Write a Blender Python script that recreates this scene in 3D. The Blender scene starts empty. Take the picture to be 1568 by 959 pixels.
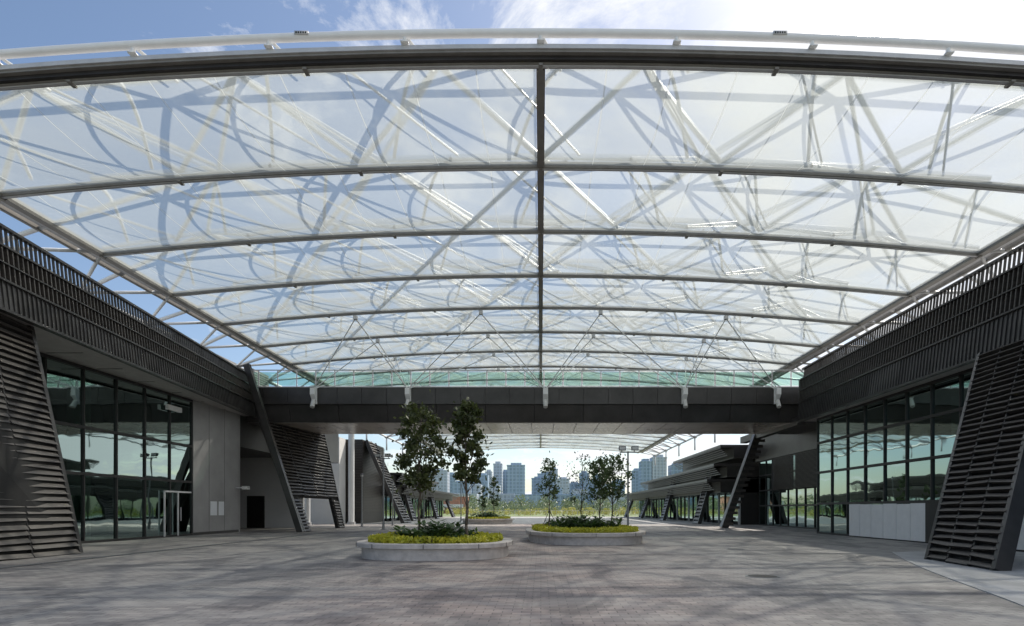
import bpy, math, random
from mathutils import Vector, noise as mnoise
random.seed(7)
R=random.random
def U(a,b): return a+(b-a)*random.random()
scene=bpy.context.scene
scene.view_settings.view_transform='Standard'
scene.view_settings.look='None'
scene.view_settings.exposure=0

# ---------------------------------------------------------------- materials
def newmat(name):
    m=bpy.data.materials.new(name); m.use_nodes=True
    nt=m.node_tree; nt.nodes.clear()
    return m,nt,nt.nodes,nt.links
def pmat(name,col,rough=0.6,metal=0.0,var=0.25,scale=3.0,spec=0.5,bump=0.0,bscale=40,stretch=(1,1,1)):
    m,nt,N,L=newmat(name)
    o=N.new('ShaderNodeOutputMaterial'); p=N.new('ShaderNodeBsdfPrincipled')
    tc=N.new('ShaderNodeTexCoord'); mp=N.new('ShaderNodeMapping'); mp.inputs['Scale'].default_value=stretch
    L.new(tc.outputs['Object'],mp.inputs['Vector'])
    n=N.new('ShaderNodeTexNoise'); n.inputs['Scale'].default_value=scale; n.inputs['Detail'].default_value=6
    n.inputs['Roughness'].default_value=0.65
    L.new(mp.outputs[0],n.inputs['Vector'])
    r=N.new('ShaderNodeValToRGB'); r.color_ramp.elements[0].position=0.3; r.color_ramp.elements[1].position=0.7
    r.color_ramp.elements[0].color=[c*(1-var) for c in col]+[1]
    r.color_ramp.elements[1].color=[min(1,c*(1+var)) for c in col]+[1]
    L.new(n.outputs[0],r.inputs[0]); L.new(r.outputs[0],p.inputs['Base Color'])
    p.inputs['Roughness'].default_value=rough; p.inputs['Metallic'].default_value=metal
    p.inputs['Specular IOR Level'].default_value=spec
    if bump>0:
        n2=N.new('ShaderNodeTexNoise'); n2.inputs['Scale'].default_value=bscale; n2.inputs['Detail'].default_value=4
        L.new(tc.outputs['Object'],n2.inputs['Vector'])
        b=N.new('ShaderNodeBump'); b.inputs['Strength'].default_value=bump; b.inputs['Distance'].default_value=0.02
        L.new(n2.outputs[0],b.inputs['Height']); L.new(b.outputs[0],p.inputs['Normal'])
    L.new(p.outputs[0],o.inputs[0]); return m
def leafmat(name,c1,c2,scale=2.5,trans=0.35):
    m,nt,N,L=newmat(name)
    o=N.new('ShaderNodeOutputMaterial'); p=N.new('ShaderNodeBsdfPrincipled'); t=N.new('ShaderNodeBsdfTranslucent')
    tc=N.new('ShaderNodeTexCoord'); n=N.new('ShaderNodeTexNoise'); n.inputs['Scale'].default_value=scale; n.inputs['Detail'].default_value=5
    n.inputs['Roughness'].default_value=0.8
    L.new(tc.outputs['Object'],n.inputs['Vector'])
    r=N.new('ShaderNodeValToRGB'); r.color_ramp.elements[0].position=0.35; r.color_ramp.elements[1].position=0.68
    r.color_ramp.elements[0].color=(*c1,1); r.color_ramp.elements[1].color=(*c2,1)
    L.new(n.outputs[0],r.inputs[0]); L.new(r.outputs[0],p.inputs['Base Color']); L.new(r.outputs[0],t.inputs['Color'])
    p.inputs['Roughness'].default_value=0.45
    mx=N.new('ShaderNodeMixShader'); mx.inputs[0].default_value=trans
    L.new(p.outputs[0],mx.inputs[1]); L.new(t.outputs[0],mx.inputs[2]); L.new(mx.outputs[0],o.inputs[0]); return m
def glassmat(name,tint,refl=0.3,rough=0.02):
    m,nt,N,L=newmat(name)
    o=N.new('ShaderNodeOutputMaterial'); g=N.new('ShaderNodeBsdfGlossy'); t=N.new('ShaderNodeBsdfTransparent')
    g.inputs['Color'].default_value=(0.66,0.84,0.80,1); g.inputs['Roughness'].default_value=rough
    t.inputs['Color'].default_value=(*tint,1)
    lw=N.new('ShaderNodeLayerWeight'); lw.inputs['Blend'].default_value=0.35
    mr=N.new('ShaderNodeMapRange'); mr.inputs['To Min'].default_value=refl*0.5; mr.inputs['To Max'].default_value=min(1,refl*2.2)
    L.new(lw.outputs['Facing'],mr.inputs['Value'])
    tc=N.new('ShaderNodeTexCoord'); n=N.new('ShaderNodeTexNoise'); n.inputs['Scale'].default_value=0.5
    L.new(tc.outputs['Object'],n.inputs['Vector'])
    b=N.new('ShaderNodeBump'); b.inputs['Strength'].default_value=0.08; b.inputs['Distance'].default_value=0.1
    L.new(n.outputs[0],b.inputs['Height']); L.new(b.outputs[0],g.inputs['Normal'])
    mx=N.new('ShaderNodeMixShader'); L.new(mr.outputs[0],mx.inputs[0]); L.new(t.outputs[0],mx.inputs[1]); L.new(g.outputs[0],mx.inputs[2])
    L.new(mx.outputs[0],o.inputs[0]); return m
def etfemat():
    m,nt,N,L=newmat('etfe_film')
    o=N.new('ShaderNodeOutputMaterial'); t=N.new('ShaderNodeBsdfTransparent'); t.inputs['Color'].default_value=(0.93,0.97,0.95,1)
    rf=N.new('ShaderNodeBsdfRefraction'); rf.inputs['IOR'].default_value=1.02; rf.inputs['Roughness'].default_value=0.20; rf.inputs['Color'].default_value=(0.95,0.98,0.96,1)
    tl=N.new('ShaderNodeBsdfTranslucent'); tl.inputs['Color'].default_value=(0.68,0.72,0.69,1)
    df=N.new('ShaderNodeBsdfDiffuse'); df.inputs['Color'].default_value=(0.83,0.86,0.84,1)
    g=N.new('ShaderNodeBsdfGlossy'); g.inputs['Roughness'].default_value=0.08
    a=N.new('ShaderNodeMixShader'); a.inputs[0].default_value=0.46
    L.new(tl.outputs[0],a.inputs[1]); L.new(df.outputs[0],a.inputs[2])
    tc=N.new('ShaderNodeTexCoord'); sx=N.new('ShaderNodeSeparateXYZ'); L.new(tc.outputs['Object'],sx.inputs[0])
    d=N.new('ShaderNodeMath'); d.operation='DIVIDE'; d.inputs[1].default_value=1.6; L.new(sx.outputs[0],d.inputs[0])
    fr=N.new('ShaderNodeMath'); fr.operation='FRACT'; L.new(d.outputs[0],fr.inputs[0])
    lt=N.new('ShaderNodeMath'); lt.operation='LESS_THAN'; lt.inputs[1].default_value=0.018; L.new(fr.outputs[0],lt.inputs[0])
    n=N.new('ShaderNodeTexNoise'); n.inputs['Scale'].default_value=0.3; n.inputs['Detail'].default_value=5; L.new(tc.outputs['Object'],n.inputs['Vector'])
    mr=N.new('ShaderNodeMapRange'); mr.inputs['From Min'].default_value=0.3; mr.inputs['From Max'].default_value=0.7
    mr.inputs['To Min'].default_value=0.46; mr.inputs['To Max'].default_value=0.62
    L.new(n.outputs[0],mr.inputs['Value'])
    ad=N.new('ShaderNodeMath'); ad.operation='MULTIPLY_ADD'; ad.inputs[1].default_value=0.4; L.new(lt.outputs[0],ad.inputs[0]); L.new(mr.outputs[0],ad.inputs[2])
    tt=N.new('ShaderNodeMixShader'); tt.inputs[0].default_value=0.45; L.new(t.outputs[0],tt.inputs[1]); L.new(rf.outputs[0],tt.inputs[2])
    b=N.new('ShaderNodeMixShader'); L.new(ad.outputs[0],b.inputs[0]); L.new(tt.outputs[0],b.inputs[1]); L.new(a.outputs[0],b.inputs[2])
    lw=N.new('ShaderNodeLayerWeight'); lw.inputs['Blend'].default_value=0.5
    pw=N.new('ShaderNodeMath'); pw.operation='POWER'; pw.inputs[1].default_value=4; L.new(lw.outputs['Facing'],pw.inputs[0])
    ml=N.new('ShaderNodeMath'); ml.operation='MULTIPLY_ADD'; ml.inputs[1].default_value=0.22; ml.inputs[2].default_value=0.03; L.new(pw.outputs[0],ml.inputs[0])
    c=N.new('ShaderNodeMixShader'); L.new(ml.outputs[0],c.inputs[0]); L.new(b.outputs[0],c.inputs[1]); L.new(g.outputs[0],c.inputs[2])
    L.new(c.outputs[0],o.inputs[0]); return m

def pavemat():
    m,nt,N,L=newmat('brick_paving')
    o=N.new('ShaderNodeOutputMaterial'); p=N.new('ShaderNodeBsdfPrincipled')
    tc=N.new('ShaderNodeTexCoord')
    mp=N.new('ShaderNodeMapping'); L.new(tc.outputs['Object'],mp.inputs['Vector'])
    br=N.new('ShaderNodeTexBrick'); br.inputs['Scale'].default_value=1.0
    br.inputs['Brick Width'].default_value=0.26; br.inputs['Row Height'].default_value=0.13
    br.inputs['Mortar Size'].default_value=0.009; br.inputs['Mortar Smooth'].default_value=0.3
    br.inputs['Color1'].default_value=(0.66,0.65,0.66,1); br.inputs['Color2'].default_value=(1.22,1.19,1.15,1); br.inputs['Mortar'].default_value=(0.36,0.36,0.38,1)
    L.new(mp.outputs[0],br.inputs['Vector'])
    sx=N.new('ShaderNodeSeparateXYZ'); L.new(tc.outputs['Object'],sx.inputs[0])
    n=N.new('ShaderNodeTexNoise'); n.inputs['Scale'].default_value=0.35; n.inputs['Detail'].default_value=8; n.inputs['Roughness'].default_value=0.7
    L.new(tc.outputs['Object'],n.inputs['Vector'])
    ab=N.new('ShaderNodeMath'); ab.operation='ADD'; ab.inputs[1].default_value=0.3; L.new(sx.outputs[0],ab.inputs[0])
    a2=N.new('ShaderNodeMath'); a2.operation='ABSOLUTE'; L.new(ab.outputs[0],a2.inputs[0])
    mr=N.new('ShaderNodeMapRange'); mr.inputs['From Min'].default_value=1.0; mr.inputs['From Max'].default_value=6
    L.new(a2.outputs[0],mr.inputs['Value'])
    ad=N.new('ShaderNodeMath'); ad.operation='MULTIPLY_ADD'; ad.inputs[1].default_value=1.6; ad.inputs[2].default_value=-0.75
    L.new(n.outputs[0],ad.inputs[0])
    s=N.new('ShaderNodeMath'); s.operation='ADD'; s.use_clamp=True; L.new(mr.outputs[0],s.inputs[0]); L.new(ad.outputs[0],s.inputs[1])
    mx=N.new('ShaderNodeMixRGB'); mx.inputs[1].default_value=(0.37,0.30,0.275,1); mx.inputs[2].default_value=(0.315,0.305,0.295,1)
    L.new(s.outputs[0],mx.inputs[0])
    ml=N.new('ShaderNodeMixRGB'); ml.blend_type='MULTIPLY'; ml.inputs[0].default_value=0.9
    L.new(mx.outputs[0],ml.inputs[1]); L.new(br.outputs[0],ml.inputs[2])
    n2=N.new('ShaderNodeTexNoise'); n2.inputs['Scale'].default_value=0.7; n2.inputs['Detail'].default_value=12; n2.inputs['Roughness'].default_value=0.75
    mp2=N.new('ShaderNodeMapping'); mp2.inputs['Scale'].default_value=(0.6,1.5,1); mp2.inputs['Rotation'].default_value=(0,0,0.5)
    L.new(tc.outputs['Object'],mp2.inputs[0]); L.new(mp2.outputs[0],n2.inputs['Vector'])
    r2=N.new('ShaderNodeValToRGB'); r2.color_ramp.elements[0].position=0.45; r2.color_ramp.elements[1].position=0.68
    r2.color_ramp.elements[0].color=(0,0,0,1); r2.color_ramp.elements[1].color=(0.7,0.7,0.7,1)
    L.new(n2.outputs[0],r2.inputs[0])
    mx2=N.new('ShaderNodeMixRGB'); mx2.inputs[2].default_value=(0.49,0.455,0.42,1); L.new(r2.outputs[0],mx2.inputs[0]); L.new(ml.outputs[0],mx2.inputs[1])  # beige dusty patches; warm sun dapple is painted into them too
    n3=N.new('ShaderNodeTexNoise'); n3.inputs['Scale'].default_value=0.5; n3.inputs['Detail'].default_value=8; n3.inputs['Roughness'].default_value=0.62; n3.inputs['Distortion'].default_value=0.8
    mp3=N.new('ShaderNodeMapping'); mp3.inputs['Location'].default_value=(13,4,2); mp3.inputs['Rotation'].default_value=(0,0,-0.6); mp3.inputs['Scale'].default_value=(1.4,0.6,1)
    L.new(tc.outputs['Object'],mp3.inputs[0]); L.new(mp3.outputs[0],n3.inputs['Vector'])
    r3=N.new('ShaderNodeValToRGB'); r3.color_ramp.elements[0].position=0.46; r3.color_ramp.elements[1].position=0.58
    r3.color_ramp.elements[0].color=(1,1,1,1); r3.color_ramp.elements[1].color=(0.54,0.55,0.58,1); L.new(n3.outputs[0],r3.inputs[0])  # bluish-grey blotches: shadow contrast painted into the paving colour
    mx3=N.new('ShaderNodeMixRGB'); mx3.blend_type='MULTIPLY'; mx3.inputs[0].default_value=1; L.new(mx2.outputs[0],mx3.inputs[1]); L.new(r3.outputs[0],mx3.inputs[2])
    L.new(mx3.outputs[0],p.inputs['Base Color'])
    p.inputs['Roughness'].default_value=0.62
    b=N.new('ShaderNodeBump'); b.inputs['Strength'].default_value=0.6; b.inputs['Distance'].default_value=0.008; L.new(br.outputs['Fac'],b.inputs['Height']); b.invert=True
    L.new(b.outputs[0],p.inputs['Normal'])
    L.new(p.outputs[0],o.inputs[0]); return m
def towermat(name,c,f):
    m,nt,N,L=newmat(name)
    o=N.new('ShaderNodeOutputMaterial'); p=N.new('ShaderNodeBsdfPrincipled')
    tc=N.new('ShaderNodeTexCoord'); mp=N.new('ShaderNodeMapping'); mp.inputs['Rotation'].default_value=(math.radians(90),0,0)
    L.new(tc.outputs['Object'],mp.inputs[0])
    br=N.new('ShaderNodeTexBrick'); br.offset=0; br.inputs['Brick Width'].default_value=f; br.inputs['Row Height'].default_value=f
    br.inputs['Scale'].default_value=1; br.inputs['Mortar Size'].default_value=f*0.16
    br.inputs['Color1'].default_value=(*[k*0.80 for k in c],1); br.inputs['Color2'].default_value=(*[k*0.92 for k in c],1); br.inputs['Mortar'].default_value=(*[k*1.12 for k in c],1)
    L.new(mp.outputs[0],br.inputs['Vector']); L.new(br.outputs[0],p.inputs['Base Color']); p.inputs['Roughness'].default_value=0.7
    L.new(p.outputs[0],o.inputs[0]); return m

MAT=dict(
 frame=pmat('anodised_frame',(0.24,0.23,0.21),0.45,0.2,0.15),
 flash=pmat('grey_flashing',(0.55,0.56,0.57),0.4,0.2,0.1),
 white=pmat('white_steel',(0.85,0.86,0.86),0.4,0,0.04),
 dark=pmat('dark_bronze_metal',(0.034,0.032,0.031),0.40,0.3,0.3,1.5),
 dark2=pmat('dark_panel_metal',(0.058,0.055,0.054),0.33,0.4,0.3,0.8),
 slat=pmat('bronze_slat',(0.070,0.063,0.058),0.40,0.3,0.35,2.0,stretch=(1,1,6)),
 back=pmat('louvre_backing',(0.012,0.012,0.012),0.8,0,0.2),
 soffit=pmat('soffit_panel',(0.42,0.40,0.38),0.5,0.1,0.12),
 bsoff=pmat('bridge_soffit',(0.66,0.60,0.54),0.25,0.5,0.15,0.6),
 grey=pmat('grey_render_wall',(0.32,0.315,0.31),0.8,0,0.12,0.8,bump=0.1),
 lgrey=pmat('light_render_wall',(0.72,0.72,0.71),0.8,0,0.06,0.5),
 conc=pmat('planter_concrete',(0.54,0.50,0.47),0.8,0,0.2,4,bump=0.3),
 pathc=pmat('concrete_slab',(0.42,0.42,0.415),0.8,0,0.22,1.2,bump=0.2),
 soil=pmat('soil',(0.06,0.04,0.025),0.95,0,0.3,8,bump=0.6),
 bark=pmat('bark',(0.13,0.105,0.08),0.9,0,0.4,12,bump=0.6),
 etfe=etfemat(),
 glass=glassmat('facade_glass',(0.12,0.21,0.17),0.44),
 glassr=glassmat('facade_glass_reflective',(0.13,0.19,0.19),0.6),
 glassb=glassmat('balustrade_glass',(0.72,0.86,0.80),0.14),
 mull=pmat('mullion',(0.028,0.028,0.028),0.5,0.3,0.1),
 board=pmat('white_board',(0.72,0.73,0.74),0.6,0,0.05),
 paper=pmat('paper',(0.75,0.77,0.8),0.6,0,0.03),
 intw=pmat('interior_wall',(0.06,0.10,0.075),0.8,0,0.3,0.6),
 intc=pmat('interior_column',(0.50,0.60,0.54),0.6,0,0.1),
 lamp=pmat('lamp_housing',(0.10,0.10,0.11),0.4,0.5,0.1),
 lens=pmat('lamp_lens',(0.6,0.6,0.58),0.15,0,0.1),
 pole=pmat('galvanised_pole',(0.30,0.31,0.32),0.4,0.6,0.1),
 leafA=leafmat('leaf_dark',(0.025,0.042,0.012),(0.12,0.14,0.04),3.5,0.35),
 leafB=leafmat('leaf_light',(0.05,0.085,0.035),(0.13,0.18,0.07),2.0,0.4),
 leafY=leafmat('leaf_yellow',(0.34,0.38,0.03),(0.68,0.62,0.07),3.0,0.35),
 leafD=leafmat('leaf_shrub',(0.02,0.055,0.015),(0.12,0.20,0.05),3.0,0.25),
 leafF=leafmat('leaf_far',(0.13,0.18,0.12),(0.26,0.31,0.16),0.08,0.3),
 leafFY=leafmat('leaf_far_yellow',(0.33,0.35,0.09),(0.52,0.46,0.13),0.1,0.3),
 grass=pmat('grass',(0.19,0.24,0.10),0.9,0,0.35,0.05),
 pave=pavemat(),
 t1=towermat('tower_haze_blue',(0.33,0.43,0.55),9), t2=towermat('tower_haze_grey',(0.45,0.51,0.59),8), t3=towermat('tower_haze_dark',(0.28,0.37,0.49),10),  # distance haze is mixed into these blue-grey base colours
 orange=pmat('orange_cladding',(0.45,0.22,0.16),0.6,0,0.3,1),
)
# ---------------------------------------------------------------- mesh builder
def empty(name,loc=(0,0,0)):
    e=bpy.data.objects.new(name,None); e.location=loc; scene.collection.objects.link(e); return e
class M:
    def __init__(s): s.v=[];s.f=[];s.m=[];s.ml=[]
    def mi(s,k):
        if k not in s.ml: s.ml.append(k)
        return s.ml.index(k)
    def face(s,pts,k):
        b=len(s.v); s.v+= [tuple(p) for p in pts]; s.f.append(tuple(range(b,b+len(pts)))); s.m.append(s.mi(k))
    def hexa(s,p,k):
        b=len(s.v); s.v+=[tuple(q) for q in p]; i=s.mi(k)
        for q in ((0,3,2,1),(4,5,6,7),(0,1,5,4),(1,2,6,5),(2,3,7,6),(3,0,4,7)):
            s.f.append(tuple(b+j for j in q)); s.m.append(i)
    def box(s,a,b,k):
        x0,y0,z0=a;x1,y1,z1=b
        s.hexa([(x0,y0,z0),(x1,y0,z0),(x1,y1,z0),(x0,y1,z0),(x0,y0,z1),(x1,y0,z1),(x1,y1,z1),(x0,y1,z1)],k)
    def beam(s,p,q,w,h,k,up=(0,0,1)):
        p=Vector(p);q=Vector(q);d=(q-p).normalized();up=Vector(up)
        if abs(d.dot(up))>0.99: up=Vector((0,1,0))
        r=d.cross(up).normalized();u=r.cross(d).normalized()
        r*=w/2;u*=h/2
        s.hexa([p-r-u,p+r-u,q+r-u,q-r-u,p-r+u,p+r+u,q+r+u,q-r+u],k)
    def tube(s,p,q,r,k,n=8,r2=None,cap=True):
        p=Vector(p);q=Vector(q);d=(q-p).normalized();r2=r if r2 is None else r2
        a=d.orthogonal().normalized();c=d.cross(a)
        b=len(s.v);i=s.mi(k)
        for j in range(n):
            t=2*math.pi*j/n; o=a*math.cos(t)+c*math.sin(t)
            s.v.append(tuple(p+o*r)); s.v.append(tuple(q+o*r2))
        for j in range(n):
            k2=(j+1)%n
            s.f.append((b+2*j,b+2*k2,b+2*k2+1,b+2*j+1)); s.m.append(i)
        if cap:
            s.f.append(tuple(b+2*j+1 for j in range(n))); s.m.append(i)
            s.f.append(tuple(b+2*j for j in range(n-1,-1,-1))); s.m.append(i)
    def path(s,pts,r,k,n=8):
        for a,b in zip(pts[:-1],pts[1:]): s.tube(a,b,r,k,n,cap=False)
    def build(s,name,parent=None,smooth=False):
        me=bpy.data.meshes.new(name); me.from_pydata(s.v,[],s.f); me.update()
        for k in s.ml: me.materials.append(MAT[k])
        me.polygons.foreach_set('material_index',s.m)
        if smooth: me.polygons.foreach_set('use_smooth',[True]*len(s.f))
        o=bpy.data.objects.new(name,me); scene.collection.objects.link(o)
        if parent: o.parent=parent
        return o

# ---------------------------------------------------------------- ground
g=M(); g.face([(-6000,-3000,0),(6000,-3000,0),(6000,9000,0),(-6000,9000,0)],'grass'); g.build('ground')
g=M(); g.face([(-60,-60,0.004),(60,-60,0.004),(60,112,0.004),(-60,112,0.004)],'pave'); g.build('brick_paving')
g=M()
pts=[(7.0,3.0)]
for i in range(0,15):
    t=i/14; pts.append((6.2+5.2*t**0.8-1.2*math.sin(t*math.pi)*0.4, 7+12.0*t))
pts+= [(14.2,20.5),(15.6,24),(15.6,3)]
g.face([(x,y,0.009) for x,y in pts],'pathc')
for i in range(1,15):
    a=pts[i]; b=pts[i+1]
    g.beam((a[0],a[1],0.012),(b[0],b[1],0.012),0.10,0.02,'pathc')
g.build('concrete_path')
g=M(); g.face([(-30,56,0.009),(30,56,0.009),(30,108,0.009),(-30,108,0.009)],'pathc'); g.build('sunlit_plaza_sheet')  # pale concrete sheet puts the far plaza's sunlit brightness into colour
g=M()
def grate(x,y,w_,l_,n):
    g.box((x-w_/2,y-l_/2,0.002),(x+w_/2,y+l_/2,0.010),'back')
    for k in range(n):
        yy=y-l_/2+l_*(k+0.5)/n; g.box((x-w_/2+.02,yy-l_/n*0.28,0.010),(x+w_/2-.02,yy+l_/n*0.28,0.016),'pole')
for k in range(16): grate(-12.8,9+k*1.7,0.25,1.66,22)
g.build('drain_grating')
for (x,y) in ((4.6,12.2),(-6.2,24.5),(6.8,20.5)):
    g=M(); g.tube((x,y,0.0),(x,y,0.012),0.34,'pole',28); g.tube((x,y,0.0125),(x,y,0.016),0.29,'dark2',28); g.build('manhole_cover')

# ---------------------------------------------------------------- canopy
S=4.3; Y0=14.2; HW=17.0
def az(x,zc=12.2): return zc-0.9*(x/HW)**2
def canopy(name,ys,front=True):
    P=empty(name)
    fr=M(); seg=9
    xs=[-HW+2*HW*i/(2*seg) for i in range(2*seg+1)]
    for k,y in enumerate(ys):
        edge=(k==0 or k==len(ys)-1)
        for a,b in zip(xs[:-1],xs[1:]):
            fr.beam((a,y,az(a)),(b,y,az(b)),0.18,0.19,'frame')
            fr.beam((a,y,az(a)-0.108),(b,y,az(b)-0.108),0.08,0.025,'flash')
            if edge:
                s=-1 if k==0 else 1
                fr.beam((a,y+s*0.14,az(a)-0.02),(b,y+s*0.14,az(b)-0.02),0.1,0.10,'dark2')
                fr.beam((a,y+s*0.20,az(a)+0.05),(b,y+s*0.20,az(b)+0.05),0.20,0.06,'frame')
                fr.beam((a,y+s*0.24,az(a)+0.13),(b,y+s*0.24,az(b)+0.13),0.20,0.10,'flash')
        for x in xs[::3]:
            fr.box((x-0.05,y-0.12,az(x)-0.15),(x+0.05,y+0.12,az(x)-0.096),'frame')
    for x,w in ((0,0.22),(-HW,0.26),(HW,0.26)):
        for a,b in zip(ys[:-1],ys[1:]):
            fr.beam((x,a+0.1,az(x)),(x,b-0.1,az(x)),w,0.22,'frame')
    for s in (-1,1):
        fr.beam((s*(HW+0.3),ys[0],az(HW)+0.05),(s*(HW+0.3),ys[-1],az(HW)+0.05),0.3,0.16,'flash')
        fr.beam((s*(HW+0.62),ys[0],az(HW)-0.02),(s*(HW+0.62),ys[-1],az(HW)-0.02),0.1,0.22,'frame')
    fr.build('arched_frame',P)
    cu=M(); i0=cu.mi('etfe'); nx,ny=22,10
    for k in range(len(ys)-1):
        for sd in (-1,1):
            b=len(cu.v)
            for i in range(nx+1):
                for j in range(ny+1):
                    u=i/nx; v=j/ny
                    x=sd*(0.12+(HW-0.25)*u)
                    y=ys[k]+0.1+(ys[k+1]-ys[k]-0.2)*v
                    e=min(1,(1-abs(2*u-1))*6); e=math.sin(e*math.pi/2)
                    cu.v.append((x,y,az(x)-0.22*math.sin(math.pi*v)**0.8*e-0.02))
            for i in range(nx):
                for j in range(ny):
                    q=b+i*(ny+1)+j
                    f=(q,q+1,q+ny+2,q+ny+1)
                    if sd<0: f=f[::-1]
                    cu.f.append(f); cu.m.append(i0)
    cu.build('etfe_cushions',P,True)
    tr=M(); n=6; dx=2*HW/n
    H=1.6
    for k in range(len(ys)-1):
        ym=(ys[k]+ys[k+1])/2
        off=0.0 if k%2==0 else 0.5
        nn=n if k%2==0 else n-1
        tops=[]
        for i in range(nn):
            x=-HW+dx*(i+0.5+off); t=(x,ym,az(x)+H); tops.append(t)
            for yy in (ys[k],ys[k+1]):
                for xx in (x-dx/2,x+dx/2):
                    tr.tube(t,(xx,yy,az(xx)+0.25),0.08,'white',8,cap=False)
        for a,b in zip(tops[:-1],tops[1:]): tr.tube(a,b,0.11,'white',8,cap=False)
        if k<len(ys)-2:
            for t in tops:
                for s in (-1,1):
                    x2=t[0]+s*dx/2
                    if abs(x2)<HW: tr.tube(t,(x2,ym+S,az(x2)+H),0.07,'white',6,cap=False)
        for s in (-1,1):
            t=tops[0] if s<0 else tops[-1]
            o=(s*(HW+2.6),ym,10.6)
            tr.tube(t,o,0.09,'white',6)
            for yy in (ys[k],ys[k+1]): tr.tube((s*HW,yy,az(HW)+0.1),o,0.07,'white',6)
            if k<len(ys)-2: tr.tube(o,(o[0],o[1]+S,o[2]),0.12,'white',8)
            if k%2==0:
                tr.tube((o[0],o[1],8.9),o,0.10,'white',8); tr.box((o[0]-.2,o[1]-.2,10.45),(o[0]+.2,o[1]+.2,10.75),'flash')
    if front:
        for k in range(len(ys)-1):
            for i in range(9):
                x=-HW+2*HW/9*(i+0.5)
                sg=1 if x>0 else -1
                pts=[(x+(t-0.5)*1.6*sg, ys[k]+0.15+(S-0.3)*t, az(x)+0.25+0.6*math.sin(math.pi*t)) for t in [j/8 for j in range(9)]]
                tr.path(pts,0.055,'white',5)
                # slender brace between neighbouring ribs
                tr.tube((x-1.2,ys[k]+0.2,az(x-1.2)+0.25),(x+1.2,ys[k+1]-0.2,az(x+1.2)+0.25),0.035,'white',5,cap=False)
        y=ys[0]-0.35
        px=[-HW+2*HW*i/24 for i in range(25)]
        tr.path([(x,y,az(x)+0.42) for x in px],0.095,'white',10)
        for i in range(-5,6):
            x=3.2*i
            tr.tube((x,y,az(x)+0.18),(x,y,az(x)+0.40),0.05,'white',8)
            tr.tube((x,y,az(x)+0.40),(x+0.5,y+0.9,az(x)+0.2),0.04,'white',6)
            tr.box((x-0.09,y-0.09,az(x)+0.19),(x+0.09,y+0.09,az(x)+0.22),'white')
        for x in (-5.6,5.6):
            tr.box((x-0.16,y-0.12,az(x)+0.40),(x+0.16,y-0.08,az(x)+0.48),'flash')
            for q in range(5): tr.box((x-0.13+q*0.055,y-0.125,az(x)+0.42),(x-0.10+q*0.055,y-0.12,az(x)+0.46),'back')
    tr.build('space_truss',P,True)
    return P
ys=[Y0+S*i for i in range(11)]
C1=canopy('membrane_canopy',ys)
canopy('membrane_canopy',[64+S*i for i in range(10)],front=False)

# ---------------------------------------------------------------- footbridge
BY=37.0
P=empty('footbridge')
b=M()
XL,XR=-19.0,17.5
b.box((XL,BY,8.0),(XR,BY+6.6,9.02),'dark')
b.box((XL,BY+0.55,6.95),(XR,BY+6.1,8.0),'dark')
x=XL; i=0
while x<XR-0.1:
    x2=min(x+1.55,XR)
    b.box((x+0.012,BY-0.06-U(0,0.012),8.02),(x2-0.012,BY,9.06),'dark2')
    if i%2==0:
        x3=min(x+3.1,XR)
        b.hexa([(x+0.012,BY+0.42,6.93),(x3-0.012,BY+0.42,6.93),(x3-0.012,BY+0.54,6.93),(x+0.012,BY+0.54,6.93),
                (x+0.012,BY+0.12,8.0),(x3-0.012,BY+0.12,8.0),(x3-0.012,BY+0.54,8.0),(x+0.012,BY+0.54,8.0)],'dark2')
    x=x2; i+=1
b.box((XL,BY-0.08,9.06),(XR,BY+0.2,9.12),'flash')
for k in range(24):
    x0=XL+1+k*1.45
    b.box((x0+0.02,BY+0.6,6.90),(x0+1.43,BY+3.2,6.948),'bsoff')
    b.box((x0+0.02,BY+3.24,6.90),(x0+1.43,BY+6.0,6.948),'bsoff')
b.build('deck_and_fascia',P)
r=M()
for yy in (BY+0.1,BY+6.3):
    x=XL
    while x<XR:
        r.box((x-0.025,yy-0.03,9.1),(x+0.025,yy+0.03,10.15),'flash')
        r.box((x+0.06,yy-0.008,9.2),(x+1.14,yy+0.008,10.05),'glassb')
        x+=1.2
    r.beam((XL,yy,10.18),(XR,yy,10.18),0.07,0.05,'flash')
r.build('glass_balustrade',P)
s=M()
BX=[-14.2,-8.3,0.3,9.0,14.8]
for x in BX:
    s.box((x-0.16,BY-0.16,8.0),(x+0.16,BY-0.08,9.0),'white')
    s.hexa([(x-0.14,BY-0.5,8.55),(x+0.14,BY-0.5,8.55),(x+0.14,BY-0.16,8.2),(x-0.14,BY-0.16,8.2),
            (x-0.14,BY-0.5,8.95),(x+0.14,BY-0.5,8.95),(x+0.14,BY-0.16,8.95),(x-0.14,BY-0.16,8.95)],'white')
    s.tube((x,BY-0.25,8.2),(x,BY-0.5,7.75),0.14,'lens',10)
NX=[-9.9,-3.2,3.2,9.9]
for i in (4,5,6,7):
    y=ys[i]
    for nx_ in NX:
        s.box((nx_-0.10,y-0.10,az(nx_)-0.36),(nx_+0.10,y+0.10,az(nx_)-0.17),'flash')
    for bx in BX:
        near=sorted(NX,key=lambda q:abs(q-bx))[:2]
        for nx_ in near:
            if abs(nx_-bx)<6.5: s.tube((bx,BY-0.3,8.9),(nx_,y,az(nx_)-0.3),0.028,'white',6)
s.build('tie_rods_and_brackets',P)

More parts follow.
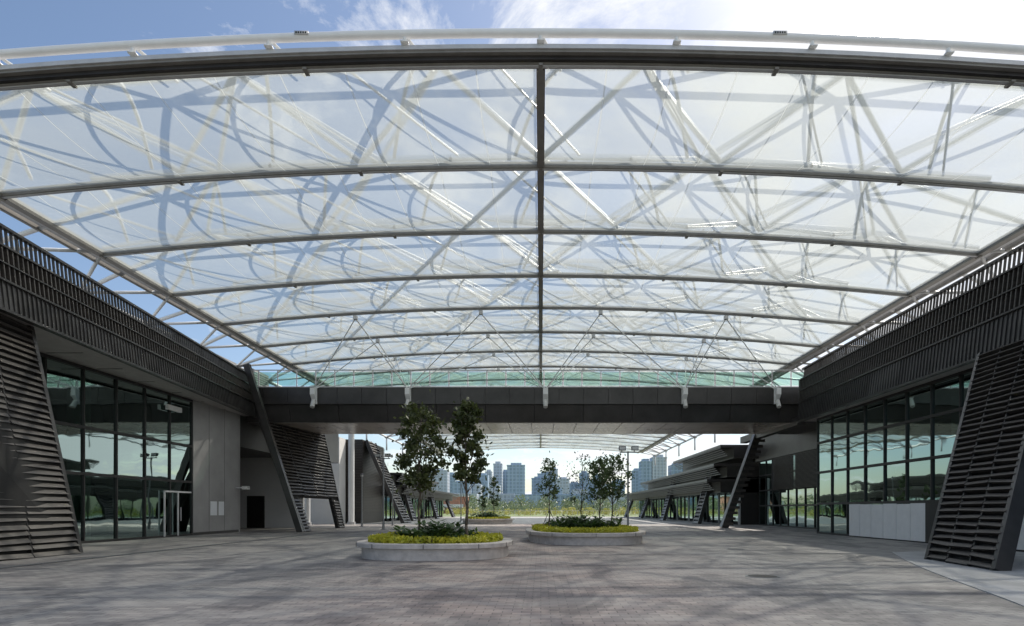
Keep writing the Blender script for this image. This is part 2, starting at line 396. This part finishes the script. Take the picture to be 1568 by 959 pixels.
# ---------------------------------------------------------------- louvred piers
def lerp(a,b,t): return Vector(a)*(1-t)+Vector(b)*t
def pier(mesh,b0,b1,t0,t1,n=34,ribs=3,clip=0.0,inward=0.28,sd=1):
    b0,b1,t0,t1=map(Vector,(b0,b1,t0,t1))
    nrm=(b1-b0).cross(t0-b0).normalized()*sd
    def pt(u,v,o=0): return lerp(lerp(b0,b1,u),lerp(t0,t1,u),v)+nrm*o
    v0=clip
    mesh.hexa([pt(0,v0,-inward),pt(1,v0,-inward),pt(1,v0,-0.06),pt(0,v0,-0.06),pt(0,1,-inward),pt(1,1,-inward),pt(1,1,-0.06),pt(0,1,-0.06)],'back')
    for i in range(n):
        va=(i+0.15)/n; vb=(i+0.78)/n
        if vb<clip: continue
        for j in range(ribs):
            ua=j/ribs+0.004; ub=(j+1)/ribs-0.004
            o=0.05+U(-0.012,0.012); dv=U(-0.14,0.14)/n; dv2=U(-0.14,0.14)/n
            mesh.hexa([pt(ua,va+dv,-0.05),pt(ub,va+dv2,-0.05),pt(ub,va+dv2,o+0.05),pt(ua,va+dv,o+0.05),
                       pt(ua,vb+dv,-0.05),pt(ub,vb+dv2,-0.05),pt(ub,vb+dv2,o-0.02),pt(ua,vb+dv,o-0.02)],'slat')
    for j in range(ribs+1):
        u=j/ribs; w=0.05 if 0<j<ribs else 0.0
        if w: mesh.beam(pt(u,v0,0.0),pt(u,1,0.0),0.05,0.10,'dark',nrm)
    for u in (0,1):
        mesh.beam(pt(u,0,-0.1),pt(u,1,-0.1),0.14,0.36,'dark2',nrm)
    if clip>0:
        wleg=0.14
        for (ua,ub) in ((0,wleg),(1-wleg,1)):
            mesh.hexa([pt(ua,0,-inward),pt(ub,0,-inward),pt(ub,0,-0.06),pt(ua,0,-0.06),pt(ua,clip,-inward),pt(ub,clip,-inward),pt(ub,clip,-0.06),pt(ua,clip,-0.06)],'back')
            for i in range(int(n*clip)):
                va=(i+0.15)/n; vb=(i+0.78)/n
                mesh.hexa([pt(ua,va,-0.05),pt(ub,va,-0.05),pt(ub,va,0.09),pt(ua,va,0.09),pt(ua,vb,-0.05),pt(ub,vb,-0.05),pt(ub,vb,0.03),pt(ua,vb,0.03)],'slat')

def fascia(mesh,A,B,z0,z1,sd,lean=0.25,spacing=0.2):
    A=Vector((A[0],A[1],0));B=Vector((B[0],B[1],0)); L_=(B-A).length; d=(B-A).normalized()
    nrm=Vector((sd*abs(d.y),-sd*d.x*(1 if d.y>0 else -1),0)).normalized()
    def pt(s,z,o=0):
        l=-lean*(z-z0)/(z1-z0)
        return A+d*s+nrm*(o+l)+Vector((0,0,z))
    zt=z1-0.62; zm=z0+(zt-z0)*0.45
    mesh.hexa([pt(0,z0,-0.3),pt(L_,z0,-0.3),pt(L_,z0,0),pt(0,z0,0),pt(0,zt,-0.3),pt(L_,zt,-0.3),pt(L_,zt,0),pt(0,zt,0)],'dark')
    s=0;
    while s<L_-0.1:
        e=min(s+2.4,L_); q=U(0,0.02)
        mesh.hexa([pt(s+.015,z0-0.03,0.003),pt(e-.015,z0-0.03,0.003),pt(e-.015,z0-0.03,0.05+q),pt(s+.015,z0-0.03,0.05),
                   pt(s+.015,zm-0.03,0.003),pt(e-.015,zm-0.03,0.003),pt(e-.015,zm-0.03,0.05),pt(s+.015,zm-0.03,0.05+q)],'dark2')
        s=e
    s=0.05
    while s<L_:
        mesh.beam(pt(s,zm+0.03,0.06),pt(s,zt-0.02,0.06),0.045,0.11,'slat',nrm)
        mesh.beam(pt(s,zt+0.05,-0.02),pt(s,z1-0.04,-0.02),0.04,0.07,'slat',nrm)
        mesh.beam(pt(s+spacing/2,z0+0.03,0.07),pt(s+spacing/2,zm-0.06,0.07),0.03,0.04,'dark',nrm)
        s+=spacing
    for z,w,h in ((z0-0.04,0.12,0.07),(zm,0.22,0.06),((zm+zt)/2,0.25,0.04),(zt,0.26,0.06),(z1,0.16,0.08)):
        mesh.beam(pt(0,z,0.03),pt(L_,z,0.03),w,h,'dark2')
    s=0.6
    while s<L_:
        mesh.beam(pt(s,zt,-0.1),pt(s,z1,-0.1),0.06,0.06,'dark2',nrm); s+=2.4
def curtain(mesh,x,ya,yb,z1,zs,pitch,gl,sd,skip=()):
    n=round((yb-ya)/pitch); p=(yb-ya)/n
    for i in range(n):
        y=ya+i*p
        zz=[0.06]+list(zs)+[z1]
        for a,b_ in zip(zz[:-1],zz[1:]):
            t=U(-0.006,0.006); t2=U(-0.004,0.004)
            mesh.face([(x+t+t2,y+0.03,a),(x-t+t2,y+p-0.03,a),(x-t-t2,y+p-0.03,b_),(x+t-t2,y+0.03,b_)],gl)
    for i in range(n+1):
        y=ya+i*p; mesh.box((x-0.07,y-0.035,0),(x+0.07,y+0.035,z1),'mull')
    for z in [0.05]+list(zs)+[z1-0.04]:
        mesh.box((x-0.085,ya,z-0.06),(x+0.085,yb,z+0.06),'mull')

# LEFT BUILDING
P=empty('louvred_glass_building')
w=M()
LA=(-14.6,8.0); LB=(-18.0,37.0)
fascia(w,LA,LB,7.25,9.75,1)
w.build('finned_fascia',P)
w=M()
w.hexa([(-14.9,8,7.26),(-18.3,37,7.26),(-30,37,7.26),(-30,8,7.26),(-14.9,8,7.45),(-18.3,37,7.45),(-30,37,7.45),(-30,8,7.45)],'soffit')
w.hexa([(-15.2,8,8.9),(-18.6,37,8.9),(-30,37,8.9),(-30,8,8.9),(-15.2,8,9.05),(-18.6,37,9.05),(-30,37,9.05),(-30,8,9.05)],'grey')
for k in range(10):
    yy=12+k*2.5; xx=-15.1-(yy-8)*0.117
    w.box((-18.5,yy-0.012,7.245),(xx-0.4,yy+0.012,7.258),'dark')
w.box((-18.9,31.5,0),(-18.62,36.2,7.26),'grey')
for yy in (33.0,34.6): w.box((-18.622,yy-0.008,0.02),(-18.615,yy+0.008,7.2),'dark')
w.box((-18.62,31.5,0),(-18.60,36.2,0.15),'dark2')
w.box((-23,36.21,0),(-18.62,36.4,7.26),'grey')
w.box((-30,8,0),(-29.7,45,9),'intw'); w.box((-29.7,8,0),(-18.8,8.3,7.26),'intw')
w.box((-29.7,31.5,0),(-18.91,31.7,7.26),'intw')
w.box((-30,36.41,5.3),(-18.7,43.6,9.0),'dark2')
w.box((-26,44.5,0),(-18.0,44.8,5.3),'lgrey'); w.box((-22.2,44.40,0),(-20.9,44.5,2.4),'dark')
w.box((-30,43.61,5.3),(-17.2,50,8.6),'dark2')
w.box((-24.5,36.41,0),(-23.6,43,5.3),'back')
w.build('walls_and_soffit',P)
w=M(); curtain(w,-18.7,14.7,31.45,7.22,(2.85,4.75),1.86,'glass',1)
w.box((-18.60,29.0,2.25),(-18.54,31.2,2.33),'flash'); w.box((-18.60,30.06,0.05),(-18.54,30.12,2.25),'flash')
w.box((-18.60,28.98,0.05),(-18.54,29.04,2.33),'flash')
for yy in (29.95,30.22): w.tube((-18.5,yy,0.8),(-18.5,yy,1.5),0.02,'flash',6)
w.build('curtain_wall',P)
w=M()
w.tube((-20.2,25.7,0),(-20.2,25.7,7.2),0.42,'intc',20); w.tube((-20.2,18,0),(-20.2,18,7.2),0.42,'intc',20)
w.box((-29.6,8.4,3.6),(-22.5,31,3.9),'intw')
for k in range(6): w.box((-28,12+k*3,6.95),(-19.4,12.15+k*3,7.2),'intw')
for k in range(4): w.box((-22.6,14+k*4,3.9),(-22.5,14.1+k*4,4.9),'mull')
w.box((-22.6,8.4,4.85),(-22.5,31,4.92),'mull')
w.box((-24,29.2,0),(-21.5,31.3,2.6),'intw')
for k in range(4): w.box((-21.8,15.5+k*2.9,0.01),(-20.8,16.9+k*2.9,0.78),'intw')
w.build('interior',P)
w=M()
w.box((-18.61,33.1,1.05),(-18.59,33.75,1.85),'paper'); w.box((-18.61,33.95,1.05),(-18.59,34.5,1.85),'paper')
w.box((-18.59,29.1,6.35),(-18.43,30.2,6.6),'lens')
w.tube((-18.6,35.9,2.7),(-17.9,35.7,2.7),0.05,'flash',8); w.box((-18.1,35.6,2.6),(-17.75,35.85,2.8),'lens')
w.build('wall_notices',P)
w=M()
pier(w,(-14.5,11.5,0),(-14.6,18.6,0),(-15.3,12,7.25),(-16.35,18.8,7.25),36,4,sd=1)
w.build('leaning_louvre_pier',P)
w=M()
pier(w,(-14.5,36.0,0),(-14.9,44.5,0),(-17.2,36.4,7.0),(-16.1,43.6,7.0),34,4,clip=0.32,sd=1)
w.beam((-14.55,35.6,0),(-17.9,35.8,10.2),0.35,0.30,'dark2',(0,1,0))
w.build('leaning_louvre_pier_far',P)
w=M()
for (x,y,s_) in ((-20.3,33,1.0),(-20.4,36,1.2),(-19.8,39.5,1.0)):
    w.box((x-s_,y-1.1,9.06),(x+s_,y+1.1,10.6),'grey')
    for k in range(9): w.box((x+s_,y-1.0,9.2+k*0.15),(x+s_+0.05,y+1.0,9.28+k*0.15),'flash')
w.path([(-18.9,20,9.3),(-19.2,30,9.3),(-19.4,36,9.5)],0.12,'flash')
w.build('rooftop_plant',P)

# RIGHT BUILDING
P=empty('louvred_glass_building')
w=M(); fascia(w,(14.8,8.0),(15.3,35.0),6.6,9.75,-1,0.35); w.build('finned_fascia',P)
w=M()
w.hexa([(15.1,8,6.62),(30,8,6.62),(30,35,6.62),(15.6,35,6.62),(15.1,8,6.8),(30,8,6.8),(30,35,6.8),(15.6,35,6.8)],'soffit')
w.box((15.7,8,8.9),(30,35,9.05),'grey')
w.box((15.4,34.9,6.62),(24,35.1,9.1),'dark2')
w.box((25,8,0),(25.3,50,8.5),'intw'); w.box((16,8,0),(25,8.3,6.6),'intw')
w.box((16.1,34.0,0),(25,34.2,6.6),'intw')
w.box((19.0,35.11,5.6),(30,52,7.9),'dark2'); w.box((17.5,36.9,6.95),(24,43.6,9.0),'dark')
w.build('walls_and_soffit',P)
w=M(); curtain(w,16.0,10.8,33.9,6.6,(1.72,3.5,5.2),1.65,'glassr',-1)
curtain(w,19.2,35.2,51.5,5.6,(1.7,3.0,4.3),1.5,'glassr',-1)
for i in range(3):
    w.face([(16.1+i*1.0,34.25,0.05),(17.08+i*1.0,34.25,0.05),(17.08+i*1.0,34.25,6.6),(16.1+i*1.0,34.25,6.6)],'glassr')
w.build('curtain_wall',P)
w=M()
for k in range(3): w.box((19.05,36+k*4.5,2.9),(19.12,39.5+k*4.5,5.5),'back')
for k in range(30):
    w.box((18.95,35.4,3.0+k*0.085),(19.04,48,3.03+k*0.085),'slat')
w.build('louvre_screen',P)
w=M()
w.tube((19,26.5,0),(19,26.5,6.5),0.4,'intc',20); w.tube((19,18.5,0),(19,18.5,6.5),0.4,'intc',20)
w.box((20.5,8.4,3.5),(25,34,3.8),'intc')
w.build('interior',P)
w=M()
for i in range(14):
    ya=16.2+i*1.0
    if i in (7,): continue
    w.box((15.84,ya+0.015,0.06),(15.88,ya+0.985,1.62+U(0,0.04)),'board')
w.box((15.83,23.2,0.05),(15.87,24.2,1.66),'mull')
w.build('hoarding_boards',P)
w=M()
pier(w,(10.3,13.3,0),(10.75,16.3,0),(14.75,16.9,6.6),(14.75,19.7,6.6),36,3,sd=-1)
w.build('leaning_louvre_pier',P)
w=M()
w.beam((13.7,44,0),(16.2,44,7.0),0.5,0.6,'dark2',(0,1,0))
for k in range(16):
    t=k/16; w.box((13.55+2.5*t,43.6,0.2+t*6.6),(14.3+2.5*t,43.66,0.4+t*6.6),'slat')
w.beam((16.2,36.5,6.9),(16.2,47,6.9),0.5,0.5,'dark2')
w.build('leaning_column',P)

def wing(name,sd,y0,y1,step):
    P=empty(name); w=M()
    X=lambda a:sd*a
    w.box((min(X(18),X(26)),y0,0),(max(X(18),X(26)),y1,4.2),'back')
    n=int((y1-y0)/2)
    for k in range(n):
        yy=y0+k*2
        w.box((min(X(17.9),X(18)),yy+0.06,0.3),(max(X(17.9),X(18)),yy+1.94,3.6),'glassr')
        w.box((min(X(17.8),X(18)),yy-0.04,0.0),(max(X(17.8),X(18)),yy+0.04,4.2),'flash' if k%3==0 else 'mull')
    for z,xo,ya,yb in step:
        a,b_=sorted((X(xo),X(26)))
        w.box((a,ya,z),(b_,yb,z+0.22),'dark2')
        for k in range(5):
            a2,b2=sorted((X(xo+0.15*k),X(xo+0.15*k+0.08)))
            w.box((a2,ya,z-0.12-0.16*k),(b2,yb,z-0.04-0.16*k),'slat')
        a,b_=sorted((X(xo+1.2),X(26)))
        w.box((a,ya,z-1.0),(b_,yb,z),'dark')
    w.build('wing_body',P)
    w=M(); yy=y0+3
    while yy<y1-3:
        h=4.0 if yy>y0+26 else 5.6
        pier(w,(X(15.0),yy,0),(X(15.0),yy+1.8,0),(X(16.6),yy,h),(X(16.6),yy+1.8,h),16,1,sd=-sd)
        yy+=16
    w.build('leaning_piers',P)
wing('louvred_pavilion',1,53,108,((3.9,15.0,53,108),(5.3,15.6,53,92),(7.0,16.2,53,72)))
wing('louvred_pavilion',-1,66,108,((3.9,15.0,66,108),(5.3,15.6,66,90)))
P=empty('louvred_block'); w=M()
w.box((-24,58,0),(-17.6,65.9,8.3),'dark')
for k in range(44): w.box((-24.0,57.90,1.2+k*0.16),(-17.5,57.98,1.28+k*0.16),'slat')
for k in range(44): w.box((-17.58,58,1.2+k*0.16),(-17.5,65.9,1.28+k*0.16),'slat')
pier(w,(-13.6,58.5,0),(-13.6,61.5,0),(-17.3,58.5,8.3),(-17.3,61.5,8.3),30,2,sd=1)
w.build('block',P)
P=empty('grey_wall_block'); w=M()
w.box((-27,56,0),(-19.2,57.8,8.3),'lgrey'); w.box((-27,55.95,0),(-26,56,3),'dark'); w.box((-24,55.93,0),(-22.6,56,2.6),'mull')
w.build('wall',P)
w=M(); w.tube((-17.4,54,0),(-17.4,54,9.2),0.27,'white',20); w.tube((-17.4,54,0),(-17.4,54,0.25),0.36,'flash',20); w.tube((-17.4,54,8.9),(-17.4,54,9.2),0.4,'flash',20)
w.build('canopy_column')
w=M(); w.tube((-20.6,52,0),(-20.6,52,8.6),0.2,'white',20); w.tube((-20.6,52,0),(-20.6,52,0.25),0.3,'flash',20)
w.build('canopy_column')

# ---------------------------------------------------------------- vegetation
def leafquad(mesh,c,s,k,flat=0.0,asp=0.5):
    d=Vector((U(-1,1),U(-1,1),U(-1,1)*(1-flat)))
    if d.length<1e-3: d=Vector((1,0,0))
    d.normalize(); a=d.orthogonal().normalized()
    ang=U(0,6.28); a=a*math.cos(ang)+d.cross(a)*math.sin(ang)
    w=d.cross(a)
    c=Vector(c); p0=c-a*s; p1=c+w*s*asp; p2=c+a*s; p3=c-w*s*asp
    mesh.face([p0,p1,p2,p3],k)
def tree(name,x,y,z0,h,cw,cb,leaf,nl=2200,ls=0.07,trunk=0.05,nc=26,lean=0.0,airy=0.25,stakes=False,cs=(0.2,0.42)):
    P=empty(name,(x,y,z0)); t=M(); H=h-z0; CB=cb-z0
    pts=[Vector((0,0,-0.05))]
    n=8
    for i in range(1,n+1):
        f=i/n; pts.append(Vector((lean*f+U(-.03,.03)*H*0.3,U(-.03,.03)*H*0.3,H*0.93*f)))
    for i in range(n): t.tube(pts[i],pts[i+1],trunk*(1-i/n*0.8),'bark',8,trunk*(1-(i+1)/n*0.8))
    cl=[]
    for i in range(nc):
        f=(i+0.5)/nc
        z=CB+(H-CB)*f
        prof=math.sin(math.pi*(0.12+0.80*f))**0.7
        a=i*2.4+U(-.5,.5); r=cw*prof*U(0.3,1.05)
        c=Vector((lean*z/H+r*math.cos(a),r*math.sin(a),z)); cl.append((c,cw*U(*cs)))
        zb=max(0.3*H,z-r*0.8-0.15*H*0.5); k=min(n-1,int(zb/(H*0.93)*n)); 
        q=pts[k]; mid=(q+c)/2+Vector((0,0,-0.05*H*U(0,1)))
        t.tube(q,mid,trunk*0.3,'bark',5,trunk*0.2); t.tube(mid,c,trunk*0.2,'bark',5,trunk*0.08)
    if stakes:
        for a in (0.4,2.5,4.6): t.tube((math.cos(a)*0.5,math.sin(a)*0.5,-0.02),(0,0,0.9),0.015,'bark',5)
    t.build('trunk_and_limbs',P,True)
    l=M()
    for i in range(nl):
        c,r=random.choice(cl); k=2.0 if R()<airy else 1.0
        d=Vector((random.gauss(0,1),random.gauss(0,1),random.gauss(0,0.7))); d*=r*0.45*k
        leafquad(l,c+d,ls*U(0.6,1.3),leaf,0.2)
    l.build('foliage',P)
    return P
tree('planter_tree',-3.75,18.0,0.45,4.5,0.80,2.1,'leafA',2900,0.078,0.045,26,0.1,0.2,cs=(0.22,0.42))
tree('planter_tree',-2.2,17.6,0.45,4.55,0.52,2.25,'leafA',2500,0.082,0.05,24,-0.03,0.15,cs=(0.24,0.46))
tree('young_tree',0.4,27,0.45,3.65,0.55,1.9,'leafB',700,0.07,0.03,18,0.0,0.3,True)
tree('young_tree',1.9,28,0.45,3.95,0.75,1.7,'leafB',420,0.06,0.03,22,0.1,0.3)
tree('young_tree',2.7,26.5,0.45,3.65,0.6,1.9,'leafB',900,0.08,0.035,20,-0.1,0.3)
tree('young_tree',3.3,27.5,0.45,3.8,0.8,2.0,'leafB',1300,0.08,0.035,24,0.1,0.25)
tree('young_tree',-4.8,60,0.4,4.6,0.7,1.8,'leafB',700,0.11,0.04,16)
tree('young_tree',-5.6,57,0.4,3.6,0.5,1.6,'leafB',500,0.1,0.04,14)

def planter(name,cx,cy,a,b_,h,rot=0.0,n=64,sq=2.6,dens=1.0):
    P=empty(name,(cx,cy,0)); P.rotation_euler=(0,0,rot); w=M()
    def ring(s,z): 
        out=[]
        for i in range(n):
            t=2*math.pi*i/n; c,s_=math.cos(t),math.sin(t)
            out.append((math.copysign(abs(c)**(2/sq),c)*(a+s), math.copysign(abs(s_)**(2/sq),s_)*(b_+s), z))
        return out
    rings=[ring(0,0),ring(0,h*0.68),ring(0.13,h*0.72),ring(0.14,h-0.02),ring(0.12,h),ring(-0.16,h),ring(-0.18,h-0.02),ring(-0.18,h-0.12)]
    for r in rings: w.v+=r
    k=w.mi('conc')
    for j in range(len(rings)-1):
        for i in range(n):
            i2=(i+1)%n; w.f.append((j*n+i,j*n+i2,(j+1)*n+i2,(j+1)*n+i)); w.m.append(k)
    w.face(ring(-0.19,h-0.08),'soil')
    r0=ring(0.145,h*0.7); r1=ring(0.145,h-0.01)
    for i in range(0,n,6): w.beam(r0[i],r1[i],0.012,0.012,'back')
    w.build('concrete_kerb',P)
    l=M()
    for i in range(int(4200*a*b_/4*dens)):
        t=U(0,6.28); r=math.sqrt(R())
        if R()<0.45: r=U(0.72,0.98)
        c,s_=math.cos(t),math.sin(t)
        x=math.copysign(abs(c)**(2/sq),c)*(a-0.16)*r; y=math.copysign(abs(s_)**(2/sq),s_)*(b_-0.16)*r
        nz=mnoise.noise(Vector((x*1.1+cx,y*1.1,0)))
        if r>0.52+nz*0.35: leafquad(l,(x,y,h+U(-0.04,0.17+0.07*nz)),U(0.04,0.075),'leafY',0.3,0.6)
        else: leafquad(l,(x,y,h+U(0,0.28+nz*0.2)),U(0.05,0.12),'leafD',0.2,0.5)
    for i in range(int(28*a*b_/4)):
        t=U(0,6.28); r=U(0,0.7); x=a*r*math.cos(t); y=b_*r*math.sin(t); hh=U(0.3,0.65)
        for j in range(16):
            an=U(0,6.28); rr=U(0.12,0.3)
            c=Vector((x+rr*math.cos(an),y+rr*math.sin(an),h+hh*U(0.5,1)))
            d=Vector((math.cos(an),math.sin(an),U(-.2,.6))).normalized(); s_=d.cross(Vector((0,0,1))).normalized()
            L0=U(0.12,0.2)
            l.face([c-d*L0,c+s_*L0*0.4,c+d*L0,c-s_*L0*0.4],'leafD')
    l.build('shrubs',P)
planter('planter',-3.15,17.95,2.15,2.05,0.46)
planter('planter',1.9,26.8,2.45,4.2,0.48,0.05)
planter('planter',-5.2,58,2.4,4,0.5,0,48,2.2,0.4)

def mass(name,n,x0,x1,y0,y1,h0,h1,key,clr,ls):
    l=M()
    for i in range(n):
        x=U(x0,x1);y=U(y0,y1);h=U(h0,h1);w_=h*U(0.35,0.6)
        l.tube((x,y,0),(x,y,h*0.6),0.02*h,'bark',5)
        for j in range(clr):
            f=R(); a=U(0,6.28); r=w_*math.sin(math.pi*(0.1+0.85*f))**0.6*math.sqrt(R())
            leafquad(l,(x+r*math.cos(a),y+r*math.sin(a),h*(0.12+0.9*f)),ls*U(0.6,1.3)*h,key,0.1,0.7)
    l.build(name)
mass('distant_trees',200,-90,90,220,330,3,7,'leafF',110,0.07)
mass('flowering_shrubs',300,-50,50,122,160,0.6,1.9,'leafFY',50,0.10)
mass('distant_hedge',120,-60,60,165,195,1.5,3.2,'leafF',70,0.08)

def tower(x,y,w_,d,h,key,top=0):
    m_=M(); m_.box((x-w_/2,y,0),(x+w_/2,y+d,h),key)
    m_.box((x-w_*0.3,y+d*0.2,h),(x+w_*0.3,y+d*0.8,h+h*0.05),key)
    m_.box((x-w_/2-1,y-1,h*0.97),(x+w_/2+1,y,h*1.0),key)
    for k in range(1,4): m_.box((x-w_/2+w_*k/4-1,y-1.5,0),(x-w_/2+w_*k/4+1,y-0.01,h*0.96),key)
    m_.build('office_tower')
for (px,wd,top,key,dy) in [(668,34,720,'t2',0),(706,26,738,'t1',-100),(722,14,731,'t3',80),(738,18,727,'t1',0),(762,13,710,'t2',100),(774,12,722,'t3',160),(790,27,712,'t1',0),(757,16,743,'t2',-150),
     (824,20,732,'t3',100),(836,26,725,'t1',200),(862,20,733,'t2',0),(880,18,740,'t3',100),(905,22,736,'t1',50),(925,20,742,'t2',0),(948,18,736,'t1',120),(990,16,706,'t1',0),(1010,22,700,'t2',0),(1040,24,712,'t3',0),
     (640,20,735,'t1',0),(610,26,728,'t3',0),(570,30,735,'t2',0),(1075,30,720,'t1',0),(775,40,757,'t2',-250),(815,50,758,'t1',-300),(700,60,756,'t2',-300),(870,60,758,'t3',-300),(940,60,756,'t2',-300),
     (650,16,722,'t3',300),(690,14,726,'t1',300),(748,10,722,'t2',300),(848,12,718,'t2',300),(895,14,724,'t3',300),(976,12,720,'t3',300),(915,12,728,'t1',400),(730,12,742,'t2',-200),(852,18,748,'t1',-200),(888,24,750,'t2',-200)]:
    dd=1500+dy; tower((px-828)/900*dd,dd,wd/900*dd,40,1.4+(780-top)/900*dd,key)
w=M(); w.box((-34,190,0),(-24,196,5.5),'orange'); w.box((-46,200,0),(-34.5,206,4.2),'lgrey'); w.box((-33,189.9,2),(-25,190,3),'board'); w.box((-34.3,189.7,5.5),(-23.7,196.3,5.8),'flash'); w.build('market_pavilion')
w=M(); 
for k in range(40): w.box((-12+k*1.0,111.9,0.2),(-11.95+k*1.0,111.95,1.1),'flash')
w.box((-12,111.88,1.1),(28,111.97,1.16),'flash'); w.build('guard_railing')

def floodpole(name,x,y,h,arms=True):
    m_=M(); m_.tube((x,y,0),(x,y,h),0.06,'pole',12,0.045); m_.box((x-.16,y-.16,0),(x+.16,y+.16,0.04),'pole')
    m_.tube((x,y,0.04),(x,y,0.5),0.085,'pole',12)
    if arms:
        m_.beam((x-0.45,y,h-0.05),(x+0.45,y,h-0.05),0.06,0.06,'pole')
        for s_ in (-1,1):
            cx=x+s_*0.34
            m_.beam((cx,y,h-0.05),(cx,y,h+0.15),0.04,0.05,'lamp')
            m_.hexa([(cx-.19,y-.30,h+.02),(cx+.19,y-.30,h+.02),(cx+.16,y+.05,h+.05),(cx-.16,y+.05,h+.05),(cx-.19,y-.26,h+.27),(cx+.19,y-.26,h+.27),(cx+.16,y+.12,h+.22),(cx-.16,y+.12,h+.22)],'lamp')
            m_.box((cx-.15,y-.31,h+.06),(cx+.15,y-.297,h+.23),'lens')
    else:
        m_.tube((x,y,h),(x,y,h+0.14),0.14,'lamp',14,0.05); m_.tube((x,y,h-0.14),(x,y,h),0.1,'lens',14)
    m_.build(name)
floodpole('floodlight_pole',4.75,32,4.55)
floodpole('floodlight_pole',-10.7,40,4.9)
floodpole('street_lamp',-14.6,48,4.2,False)
floodpole('street_lamp',-12.6,50,3.6,False)
floodpole('street_lamp',-9.5,70,5,False)

# ---------------------------------------------------------------- light, sky
EL=math.radians(47); AZ=math.radians(36)
to=Vector((math.sin(AZ)*math.cos(EL),math.cos(AZ)*math.cos(EL),math.sin(EL)))
sd=bpy.data.lights.new('sun','SUN'); sd.energy=5.0; sd.angle=math.radians(0.9); sd.color=(1,0.92,0.82)
so=bpy.data.objects.new('sun',sd); so.rotation_mode='QUATERNION'; so.rotation_quaternion=to.to_track_quat('Z','Y'); scene.collection.objects.link(so)
W=bpy.data.worlds.new('World'); scene.world=W; W.use_nodes=True; nt=W.node_tree; nt.nodes.clear(); N=nt.nodes; L=nt.links
o=N.new('ShaderNodeOutputWorld'); bg=N.new('ShaderNodeBackground'); bg.inputs['Strength'].default_value=0.145
sky=N.new('ShaderNodeTexSky'); sky.sky_type='NISHITA'; sky.sun_disc=False; sky.sun_elevation=EL; sky.sun_rotation=AZ; sky.air_density=1.0; sky.dust_density=0.9; sky.ozone_density=1.3
tc=N.new('ShaderNodeTexCoord'); sx=N.new('ShaderNodeSeparateXYZ'); L.new(tc.outputs['Generated'],sx.inputs[0])
mz=N.new('ShaderNodeMath'); mz.operation='MAXIMUM'; mz.inputs[1].default_value=0.0; L.new(sx.outputs[2],mz.inputs[0])
az_=N.new('ShaderNodeMath'); az_.operation='ADD'; az_.inputs[1].default_value=0.18; L.new(mz.outputs[0],az_.inputs[0])
dx=N.new('ShaderNodeMath'); dx.operation='DIVIDE'; L.new(sx.outputs[0],dx.inputs[0]); L.new(az_.outputs[0],dx.inputs[1])
dy=N.new('ShaderNodeMath'); dy.operation='DIVIDE'; L.new(sx.outputs[1],dy.inputs[0]); L.new(az_.outputs[0],dy.inputs[1])
cx=N.new('ShaderNodeCombineXYZ'); L.new(dx.outputs[0],cx.inputs[0]); L.new(dy.outputs[0],cx.inputs[1])
n1=N.new('ShaderNodeTexNoise'); n1.inputs['Scale'].default_value=3.2; n1.inputs['Detail'].default_value=11; n1.inputs['Roughness'].default_value=0.66; n1.inputs['Distortion'].default_value=0.4
L.new(cx.outputs[0],n1.inputs['Vector'])
bias=N.new('ShaderNodeMath'); bias.operation='MULTIPLY_ADD'; bias.inputs[1].default_value=0.20; L.new(sx.outputs[0],bias.inputs[0]); L.new(n1.outputs[0],bias.inputs[2])
cr=N.new('ShaderNodeValToRGB'); cr.color_ramp.elements[0].position=0.47; cr.color_ramp.elements[1].position=0.62
L.new(bias.outputs[0],cr.inputs[0])
mx=N.new('ShaderNodeMixRGB'); L.new(cr.outputs[0],mx.inputs[0]); L.new(sky.outputs[0],mx.inputs[1]); mx.inputs[2].default_value=(7.2,7.3,7.5,1)
L.new(mx.outputs[0],bg.inputs['Color']); L.new(bg.outputs[0],o.inputs[0])

# ---------------------------------------------------------------- camera
cd=bpy.data.cameras.new('camera'); cd.sensor_width=36; cd.lens=900/1568*36; cd.shift_x=-44/1568; cd.shift_y=300.5/1568; cd.clip_end=20000; cd.clip_start=0.05
co=bpy.data.objects.new('camera',cd); co.location=(0,0,1.4); co.rotation_euler=(math.radians(90),0,0); scene.collection.objects.link(co); scene.camera=co
